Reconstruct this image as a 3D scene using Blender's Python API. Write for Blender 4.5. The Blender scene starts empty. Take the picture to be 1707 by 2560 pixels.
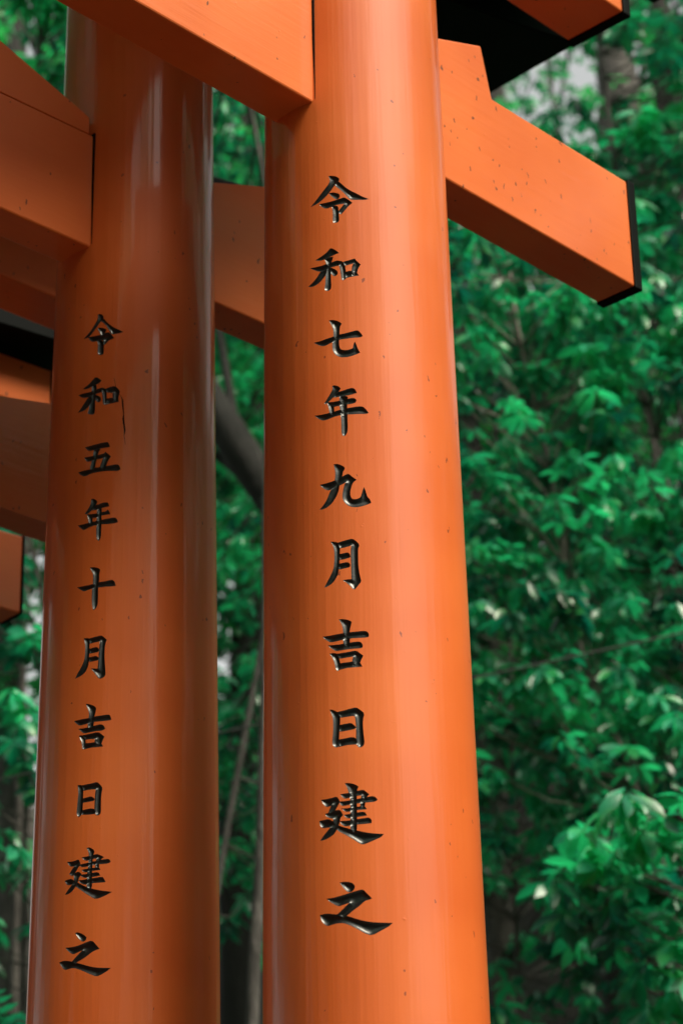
import bpy, bmesh, math, random
import numpy as np
from mathutils import Vector, Matrix, geometry, noise
random.seed(7); rng = np.random.default_rng(7)
scene = bpy.context.scene
COL = scene.collection
R = math.radians

# ------------------------------------------------------------------ camera
EYE = 1.55
cam_data = bpy.data.cameras.new("camera")
cam = bpy.data.objects.new("camera", cam_data); COL.objects.link(cam)
PITCH, ROLL = 0.43259, -0.02165
F_ = Vector((0, math.cos(PITCH), math.sin(PITCH)))
U_ = Vector((0, -math.sin(PITCH), math.cos(PITCH)))
R_ = Vector((1, 0, 0))
R2 = R_*math.cos(ROLL) + U_*math.sin(ROLL)
U2 = -R_*math.sin(ROLL) + U_*math.cos(ROLL)
m = Matrix((R2, U2, -F_)).transposed().to_4x4()
m.translation = Vector((0, 0, EYE))
cam.matrix_world = m
cam_data.sensor_fit = 'VERTICAL'
cam_data.sensor_height = 36.0
cam_data.lens = 36.0*6361.0/2560.0
cam_data.clip_start = 0.05
cam_data.clip_end = 600
cam_data.dof.use_dof = True
cam_data.dof.focus_distance = 3.42
cam_data.dof.aperture_fstop = 6.0
cam_data.dof.aperture_blades = 0
scene.camera = cam

# ------------------------------------------------------------------ light
SUN_AZ = R(131)      # compass bearing from +Y towards +X
SUN_EL = R(57)
world = bpy.data.worlds.new("World"); scene.world = world
world.use_nodes = True
wn = world.node_tree.nodes; wl = world.node_tree.links
bg = wn["Background"]
sky = wn.new("ShaderNodeTexSky"); sky.sky_type = 'NISHITA'; sky.sun_disc = False
sky.sun_elevation = SUN_EL; sky.sun_rotation = SUN_AZ
sky.air_density = 1.0; sky.dust_density = 3.0; sky.ozone_density = 1.0
hs = wn.new("ShaderNodeHueSaturation"); hs.inputs['Saturation'].default_value = 0.30   # thin white cloud
wl.new(sky.outputs[0], hs.inputs['Color'])
wt = wn.new("ShaderNodeMix"); wt.data_type = 'RGBA'; wt.blend_type = 'MULTIPLY'; wt.inputs[0].default_value = 1.0
wl.new(hs.outputs[0], wt.inputs[6]); wt.inputs[7].default_value = (1.0, 0.96, 0.84, 1)
wl.new(wt.outputs[2], bg.inputs[0])
bg.inputs[1].default_value = 0.15
sun_d = bpy.data.lights.new("sun", 'SUN'); sun_d.energy = 3.3; sun_d.angle = R(26)
sun_d.color = (1.0, 0.92, 0.72)
sun = bpy.data.objects.new("sun", sun_d); COL.objects.link(sun)
sd = Vector((math.sin(SUN_AZ)*math.cos(SUN_EL), math.cos(SUN_AZ)*math.cos(SUN_EL), math.sin(SUN_EL)))
sun.rotation_euler = sd.to_track_quat('Z', 'Y').to_euler()
sun.location = sd*30
vs = scene.view_settings
vs.view_transform = 'Standard'; vs.look = 'None'; vs.gamma = 1.0; vs.use_curve_mapping = False
vs.exposure = 0.72
scene.cycles.max_bounces = 7
scene.cycles.transparent_max_bounces = 4
scene.cycles.use_denoising = True
scene.cycles.sample_clamp_indirect = 8.0

# ------------------------------------------------------------------ helpers
def tag(o, label=None, cat=None, group=None, kind=None):
    if label: o['label'] = label
    if cat: o['category'] = cat
    if group: o['group'] = group
    if kind: o['kind'] = kind
    return o
def empty(name, loc=(0, 0, 0), rz=0.0):
    o = bpy.data.objects.new(name, None); COL.objects.link(o)
    o.location = loc; o.rotation_euler = (0, 0, rz); o.empty_display_size = 0.1
    return o
def mesh_obj(name, me, mat, parent=None):
    o = bpy.data.objects.new(name, me); COL.objects.link(o)
    if mat and not me.materials: me.materials.append(mat)
    if parent: o.parent = parent
    return o
def pyd(name, verts, faces, mat, parent=None, smooth=False):
    me = bpy.data.meshes.new(name)
    me.from_pydata(verts, [], faces)
    if smooth: me.polygons.foreach_set('use_smooth', [True]*len(me.polygons))
    me.update()
    return mesh_obj(name, me, mat, parent)
def fast_mesh(name, V, Fq, mat, parent=None, smooth=False):
    """V (n,3) array, Fq (m,k) array of equal-sized faces"""
    me = bpy.data.meshes.new(name)
    n, k = Fq.shape
    me.vertices.add(len(V)); me.vertices.foreach_set('co', V.astype(np.float32).ravel())
    me.loops.add(n*k); me.loops.foreach_set('vertex_index', Fq.astype(np.int32).ravel())
    me.polygons.add(n)
    me.polygons.foreach_set('loop_start', np.arange(0, n*k, k, dtype=np.int32))
    if smooth: me.polygons.foreach_set('use_smooth', np.ones(n, dtype=bool))
    me.update(calc_edges=True); me.validate()
    return mesh_obj(name, me, mat, parent)
def prism(name, outline_xz, y0, y1, mat, parent, bevel=0.003, seg=2):
    """solid with the given x-z outline between the planes y0 and y1"""
    bm = bmesh.new()
    a = [bm.verts.new((x, y0, z)) for x, z in outline_xz]
    b = [bm.verts.new((x, y1, z)) for x, z in outline_xz]
    n = len(a)
    bm.faces.new(a); bm.faces.new(b[::-1])
    for i in range(n): bm.faces.new((a[i], b[i], b[(i+1) % n], a[(i+1) % n]))
    bmesh.ops.recalc_face_normals(bm, faces=bm.faces)
    if bevel:
        ed = [e for e in bm.edges if e.calc_face_angle(0) > 0.5]
        bmesh.ops.bevel(bm, geom=ed, offset=bevel, segments=seg, profile=0.5, affect='EDGES', clamp_overlap=True)
    me = bpy.data.meshes.new(name); bm.to_mesh(me); bm.free()
    return mesh_obj(name, me, mat, parent)
def box(name, x0, x1, y0, y1, z0, z1, mat, parent, bevel=0.003):
    return prism(name, [(x0, z0), (x1, z0), (x1, z1), (x0, z1)], y0, y1, mat, parent, bevel)
def tube_arrays(pts, radii, n=10, bump=0.0):
    V, Fq = [], []
    P = [Vector(p) for p in pts]
    for i, p in enumerate(P):
        t = (P[min(i+1, len(P)-1)] - P[max(i-1, 0)]).normalized()
        a = Vector((0, 1, 0)) if abs(t.y) < 0.9 else Vector((1, 0, 0))
        u = t.cross(a).normalized(); w = t.cross(u)
        for k in range(n):
            an = 2*math.pi*k/n
            r = radii[i]
            q = p + (u*math.cos(an) + w*math.sin(an))*r
            if bump: q += (u*math.cos(an) + w*math.sin(an))*r*bump*noise.noise(q*(0.35/max(r, 0.01)))
            V.append(q[:])
    for i in range(len(P)-1):
        for k in range(n):
            Fq.append((i*n+k, i*n+(k+1) % n, (i+1)*n+(k+1) % n, (i+1)*n+k))
    return V, Fq
def resample(pts, step):
    P = [Vector(p) for p in pts]; out = []
    for i in range(len(P)-1):
        p0 = P[max(i-1, 0)]; p1 = P[i]; p2 = P[i+1]; p3 = P[min(i+2, len(P)-1)]
        k = max(1, int((p2-p1).length/step))
        for j in range(k):
            t = j/k
            out.append(0.5*((2*p1) + (p2-p0)*t + (2*p0-5*p1+4*p2-p3)*t*t + (3*p1-p0-3*p2+p3)*t**3))
    out.append(P[-1])
    return out
def tube(name, pts, r0, r1, mat, parent=None, n=10, step=0.12, bump=0.25):
    P = resample(pts, step); L = len(P)
    rad = [r0 + (r1-r0)*i/max(1, L-1) for i in range(L)]
    V, Fq = tube_arrays(P, rad, n, bump)
    return pyd(name, V, Fq, mat, parent, True)

# ------------------------------------------------------------------ materials
def newmat(name):
    m = bpy.data.materials.new(name); m.use_nodes = True
    nt = m.node_tree
    return m, nt, nt.nodes, nt.links, nt.nodes['Principled BSDF']
def ramp(nodes, stops):
    r = nodes.new('ShaderNodeValToRGB'); e = r.color_ramp.elements
    while len(e) > 1: e.remove(e[-1])
    e[0].position = stops[0][0]; e[0].color = tuple(stops[0][1])+(1,) if len(stops[0][1]) == 3 else stops[0][1]
    for p, c in stops[1:]:
        q = e.new(p); q.color = tuple(c)+(1,) if len(c) == 3 else c
    return r
def mapping(nodes, links, scale):
    tc = nodes.new('ShaderNodeTexCoord'); mp = nodes.new('ShaderNodeMapping')
    mp.inputs['Scale'].default_value = scale
    links.new(tc.outputs['Object'], mp.inputs[0]); return mp
def noisetex(nodes, links, vec, scale, detail=3, rough=0.5, dist=0.0):
    n = nodes.new('ShaderNodeTexNoise'); n.inputs['Scale'].default_value = scale
    n.inputs['Detail'].default_value = detail; n.inputs['Roughness'].default_value = rough
    n.inputs['Distortion'].default_value = dist
    links.new(vec.outputs[0], n.inputs['Vector']); return n
def math_node(nodes, links, op, a, b=None, clamp=False):
    n = nodes.new('ShaderNodeMath'); n.operation = op; n.use_clamp = clamp
    for i, v in enumerate((a, b)):
        if v is None: continue
        if isinstance(v, (int, float)): n.inputs[i].default_value = v
        else: links.new(v, n.inputs[i])
    return n.outputs[0]
def mixcol(nodes, links, fac, a, b):
    n = nodes.new('ShaderNodeMix'); n.data_type = 'RGBA'
    for s, v in ((n.inputs[0], fac), (n.inputs[6], a), (n.inputs[7], b)):
        if isinstance(v, (int, float)): s.default_value = v
        elif isinstance(v, tuple): s.default_value = v + (1,)
        else: links.new(v, s)
    return n.outputs[2]

def vermilion(name, grain, speck=1.0, grain_amt=0.12, coat=0.55, coat_rough=0.07, fleck_col=(0.16, 0.025, 0.010), thr=0.6, fsz=1.0):
    """glossy vermilion lacquer; grain = object-space scale of the brush marks"""
    m, nt, N, L, P = newmat(name)
    g = mapping(N, L, grain)
    gn = noisetex(N, L, g, 1.0, 4, 0.6)
    one = mapping(N, L, (1, 1, 1))
    big = noisetex(N, L, one, 3.0, 3, 0.5)
    base = ramp(N, [(0.36, (0.60, 0.106, 0.016)), (0.64, (0.71, 0.150, 0.027))])
    L.new(big.outputs[0], base.inputs[0])
    # small dark flecks of dirt, some drawn out downwards
    def flecks(scale, thr, sz, zs):
        mp = mapping(N, L, (1, 1, zs))
        wob = noisetex(N, L, one, 90.0, 2)
        add = N.new('ShaderNodeVectorMath'); add.operation = 'MULTIPLY_ADD'
        L.new(wob.outputs['Color'], add.inputs[0]); add.inputs[1].default_value = (0.012,)*3; L.new(mp.outputs[0], add.inputs[2])
        v = N.new('ShaderNodeTexVoronoi'); v.inputs['Scale'].default_value = scale
        L.new(add.outputs[0], v.inputs['Vector'])
        sep = N.new('ShaderNodeSeparateColor'); L.new(v.outputs['Color'], sep.inputs[0])
        pick = math_node(N, L, 'GREATER_THAN', sep.outputs[0], thr)
        size = math_node(N, L, 'MULTIPLY', sep.outputs[1], sz)
        near = math_node(N, L, 'LESS_THAN', v.outputs['Distance'], size)
        clus = noisetex(N, L, one, 5.0, 2)
        cl = math_node(N, L, 'GREATER_THAN', clus.outputs[0], 0.47)
        return math_node(N, L, 'MULTIPLY', math_node(N, L, 'MULTIPLY', pick, near), cl)
    f1 = flecks(70.0, thr, 0.15*fsz, 0.55)
    f2 = flecks(30.0, thr+0.18, 0.085*fsz, 0.5)
    fm = math_node(N, L, 'MULTIPLY', math_node(N, L, 'MAXIMUM', f1, f2), 0.8*speck)
    col = mixcol(N, L, fm, base.outputs[0], fleck_col)
    # faint vertical runs and fine age lines in the paint
    run = noisetex(N, L, mapping(N, L, tuple((v if v > 3 else v*2.2) for v in grain)), 1.3, 5, 0.7)
    rl = ramp(N, [(0.62, (0,)*3), (0.80, (1,)*3)]); L.new(run.outputs[0], rl.inputs[0])
    col = mixcol(N, L, math_node(N, L, 'MULTIPLY', rl.outputs[0], 0.18), col, (0.42, 0.060, 0.012))
    L.new(col, P.inputs['Base Color'])
    rr = ramp(N, [(0.3, (0.46,)*3), (0.75, (0.58,)*3)]); L.new(gn.outputs[0], rr.inputs[0])
    L.new(rr.outputs[0], P.inputs['Roughness'])
    P.inputs['Coat Weight'].default_value = coat
    P.inputs['Coat Roughness'].default_value = coat_rough
    P.inputs['Coat IOR'].default_value = 1.5
    P.inputs['Specular IOR Level'].default_value = 0.32
    b1 = N.new('ShaderNodeBump'); b1.inputs['Strength'].default_value = grain_amt
    b1.inputs['Distance'].default_value = 0.004
    L.new(gn.outputs[0], b1.inputs['Height'])
    bl = noisetex(N, L, one, 70.0, 2)
    br = ramp(N, [(0.74, (0,)*3), (0.82, (1,)*3)]); L.new(bl.outputs[0], br.inputs[0])
    b2 = N.new('ShaderNodeBump'); b2.inputs['Strength'].default_value = 0.18; b2.inputs['Distance'].default_value = 0.002
    L.new(br.outputs[0], b2.inputs['Height']); L.new(b1.outputs[0], b2.inputs['Normal'])
    L.new(b2.outputs[0], P.inputs['Normal']); L.new(b1.outputs[0], P.inputs['Coat Normal'])
    return m
M_POST = vermilion('vermilion_post', (30, 30, 0.8), 1.0, 0.35, 0.6, 0.11)
M_BEAM = vermilion('vermilion_beam', (5, 80, 80), 1.0, 0.12, 0.6, 0.10, (0.04, 0.014, 0.010), 0.45, 1.1)

def simple(name, col, rough, coat=0.0, bump=0.0, bscale=60.0):
    m, nt, N, L, P = newmat(name)
    one = mapping(N, L, (1, 1, 1)); n = noisetex(N, L, one, bscale, 4, 0.6)
    r = ramp(N, [(0.3, tuple(c*0.75 for c in col)), (0.7, col)]); L.new(n.outputs[0], r.inputs[0])
    L.new(r.outputs[0], P.inputs['Base Color']); P.inputs['Roughness'].default_value = rough
    P.inputs['Coat Weight'].default_value = coat; P.inputs['Coat Roughness'].default_value = 0.06
    if bump:
        b = N.new('ShaderNodeBump'); b.inputs['Strength'].default_value = bump; b.inputs['Distance'].default_value = 0.01
        L.new(n.outputs[0], b.inputs['Height']); L.new(b.outputs[0], P.inputs['Normal'])
    return m
M_INK = simple('black_lacquer', (0.006, 0.007, 0.008), 0.38, 0.22, 0.06, 180)
M_BLACK = simple('black_paint', (0.0035, 0.0042, 0.0045), 0.6, 0.0, 0.05, 40)
M_BLACK.node_tree.nodes['Principled BSDF'].inputs['Specular IOR Level'].default_value = 0.07
M_CABLE = simple('black_rubber', (0.012, 0.012, 0.012), 0.5)
M_STONE = simple('stone', (0.15, 0.14, 0.13), 0.85, 0, 0.4, 18)

def bark(name, c0, c1, scale=14.0):
    m, nt, N, L, P = newmat(name)
    g = mapping(N, L, (1, 1, 0.25)); n = noisetex(N, L, g, scale*3, 5, 0.65, 0.6)
    one = mapping(N, L, (1, 1, 1)); l = noisetex(N, L, one, scale*0.7, 3, 0.6)
    r = ramp(N, [(0.35, c0), (0.68, c1)]); L.new(n.outputs[0], r.inputs[0])
    lr = ramp(N, [(0.56, (0,)*3), (0.66, (1,)*3)]); L.new(l.outputs[0], lr.inputs[0])
    col = mixcol(N, L, math_node(N, L, 'MULTIPLY', lr.outputs[0], 0.45), r.outputs[0], tuple(min(1, c*1.6) for c in c1))
    L.new(col, P.inputs['Base Color']); P.inputs['Roughness'].default_value = 0.85
    b = N.new('ShaderNodeBump'); b.inputs['Strength'].default_value = 0.6; b.inputs['Distance'].default_value = 0.02
    L.new(n.outputs[0], b.inputs['Height']); L.new(b.outputs[0], P.inputs['Normal'])
    return m
M_BARK_GREY = bark('grey_bark', (0.030, 0.026, 0.024), (0.095, 0.085, 0.080))
M_BARK_PALE = bark('pale_bark', (0.10, 0.085, 0.075), (0.26, 0.23, 0.21))
M_BARK_DARK = bark('dark_bark', (0.004, 0.0035, 0.003), (0.014, 0.012, 0.011))

def leafmat(name, c_lo, c_hi, trans, spec_rough=0.28, trans_col=None, vscale=3.2):
    m, nt, N, L, P = newmat(name)
    geo = N.new('ShaderNodeNewGeometry')
    n = N.new('ShaderNodeTexNoise'); n.inputs['Scale'].default_value = vscale; n.inputs['Detail'].default_value = 3
    L.new(geo.outputs['Position'], n.inputs['Vector'])
    n2 = N.new('ShaderNodeTexNoise'); n2.inputs['Scale'].default_value = 14.0; n2.inputs['Detail'].default_value = 1
    L.new(geo.outputs['Position'], n2.inputs['Vector'])
    r0 = ramp(N, [(0.38, c_lo), (0.62, c_hi)]); L.new(n.outputs[0], r0.inputs[0])
    yl = ramp(N, [(0.50, (0,)*3), (0.66, (1,)*3)]); L.new(n2.outputs[0], yl.inputs[0])
    r = N.new('ShaderNodeMix'); r.data_type = 'RGBA'
    L.new(math_node(N, L, 'MULTIPLY', yl.outputs[0], 0.6), r.inputs[0]); L.new(r0.outputs[0], r.inputs[6]); r.inputs[7].default_value = (0.045, 0.30, 0.05, 1)
    L.new(r.outputs[2], P.inputs['Base Color'])
    P.inputs['Roughness'].default_value = spec_rough
    P.inputs['Specular IOR Level'].default_value = 0.9
    t = N.new('ShaderNodeBsdfTranslucent')
    tr = ramp(N, [(0.38, trans_col[0]), (0.62, trans_col[1])]); L.new(n.outputs[0], tr.inputs[0])
    L.new(tr.outputs[0], t.inputs['Color'])
    mx = N.new('ShaderNodeMixShader'); mx.inputs[0].default_value = trans
    L.new(P.outputs[0], mx.inputs[1]); L.new(t.outputs[0], mx.inputs[2])
    L.new(mx.outputs[0], N['Material Output'].inputs[0])
    return m
M_LEAF = leafmat('broad_leaf', (0.002, 0.042, 0.030), (0.020, 0.38, 0.19), 0.38, 0.34,
                 None or ((0.002, 0.16, 0.10), (0.03, 0.80, 0.28)))
M_LEAF2 = leafmat('forest_leaf', (0.002, 0.040, 0.026), (0.018, 0.33, 0.12), 0.42, 0.34,
                  ((0.003, 0.25, 0.12), (0.04, 0.70, 0.14)))
M_LEAF3 = leafmat('fern_leaf', (0.004, 0.085, 0.06), (0.012, 0.14, 0.08), 0.3, 0.35,
                  ((0.004, 0.2, 0.12), (0.01, 0.3, 0.12)))
def groundmat():
    m, nt, N, L, P = newmat('leaf_litter')
    one = mapping(N, L, (1, 1, 1))
    a = noisetex(N, L, one, 2.2, 6, 0.7); b = noisetex(N, L, one, 28.0, 5, 0.7, 1.0)
    r = ramp(N, [(0.3, (0.012, 0.010, 0.008)), (0.55, (0.035, 0.026, 0.018)), (0.8, (0.075, 0.055, 0.038))]); L.new(b.outputs[0], r.inputs[0])
    g = ramp(N, [(0.5, (0,)*3), (0.62, (1,)*3)]); L.new(a.outputs[0], g.inputs[0])
    c = mixcol(N, L, math_node(N, L, 'MULTIPLY', g.outputs[0], 0.5), r.outputs[0], (0.008, 0.04, 0.016))
    L.new(c, P.inputs['Base Color']); P.inputs['Roughness'].default_value = 0.95
    bp = N.new('ShaderNodeBump'); bp.inputs['Strength'].default_value = 0.9; bp.inputs['Distance'].default_value = 0.05
    L.new(b.outputs[0], bp.inputs['Height']); L.new(bp.outputs[0], P.inputs['Normal'])
    return m
M_GROUND = groundmat()

# ------------------------------------------------------------------ ground: flat by the path, then a steep wooded bank
def bank(x, y):
    s = x*0.68 + y*0.73
    h = 0.0
    if s > 3.7:
        t = s - 3.7
        h = 0.88*t*(t/(t+1.0))
        if t > 9: h -= 0.30*(t-9)
        if t > 34: h -= 0.55*(t-34)*0.9
    h += min(1.0, max(0, s-3.2))*(0.30*noise.noise(Vector((x*0.35, y*0.35, 0))) + 0.10*noise.noise(Vector((x*1.3, y*1.3, 3))))
    return h
def build_ground():
    xs = np.concatenate([np.linspace(-220, -25, 14)[:-1], np.linspace(-25, 30, 90), np.linspace(30, 220, 14)[1:]])
    ys = np.concatenate([np.linspace(-220, -10, 12)[:-1], np.linspace(-10, 45, 90), np.linspace(45, 260, 14)[1:]])
    V = np.array([(x, y, bank(x, y)) for y in ys for x in xs])
    nx = len(xs); F = [(j*nx+i, j*nx+i+1, (j+1)*nx+i+1, (j+1)*nx+i) for j in range(len(ys)-1) for i in range(nx-1)]
    o = fast_mesh('ground', V, np.array(F), M_GROUND, None, True); tag(o, kind='structure')
    # stone path under the gates, running along (-0.72, 0.69)
    p = np.array((0.03, 3.18)); d = np.array((-0.72, 0.69)); n = np.array((-0.69, -0.72))
    c = p + n*0.86
    q = [c + d*a + n*b for a, b in ((-8, -0.62), (14, -0.62), (14, 0.62), (-8, 0.62))]
    bm = bmesh.new()
    vs_ = [bm.verts.new((float(a[0]), float(a[1]), 0.004)) for a in q]; bm.faces.new(vs_)
    me = bpy.data.meshes.new('path'); bm.to_mesh(me); bm.free()
    tag(mesh_obj('path', me, M_STONE), kind='structure')
build_ground()

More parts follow.
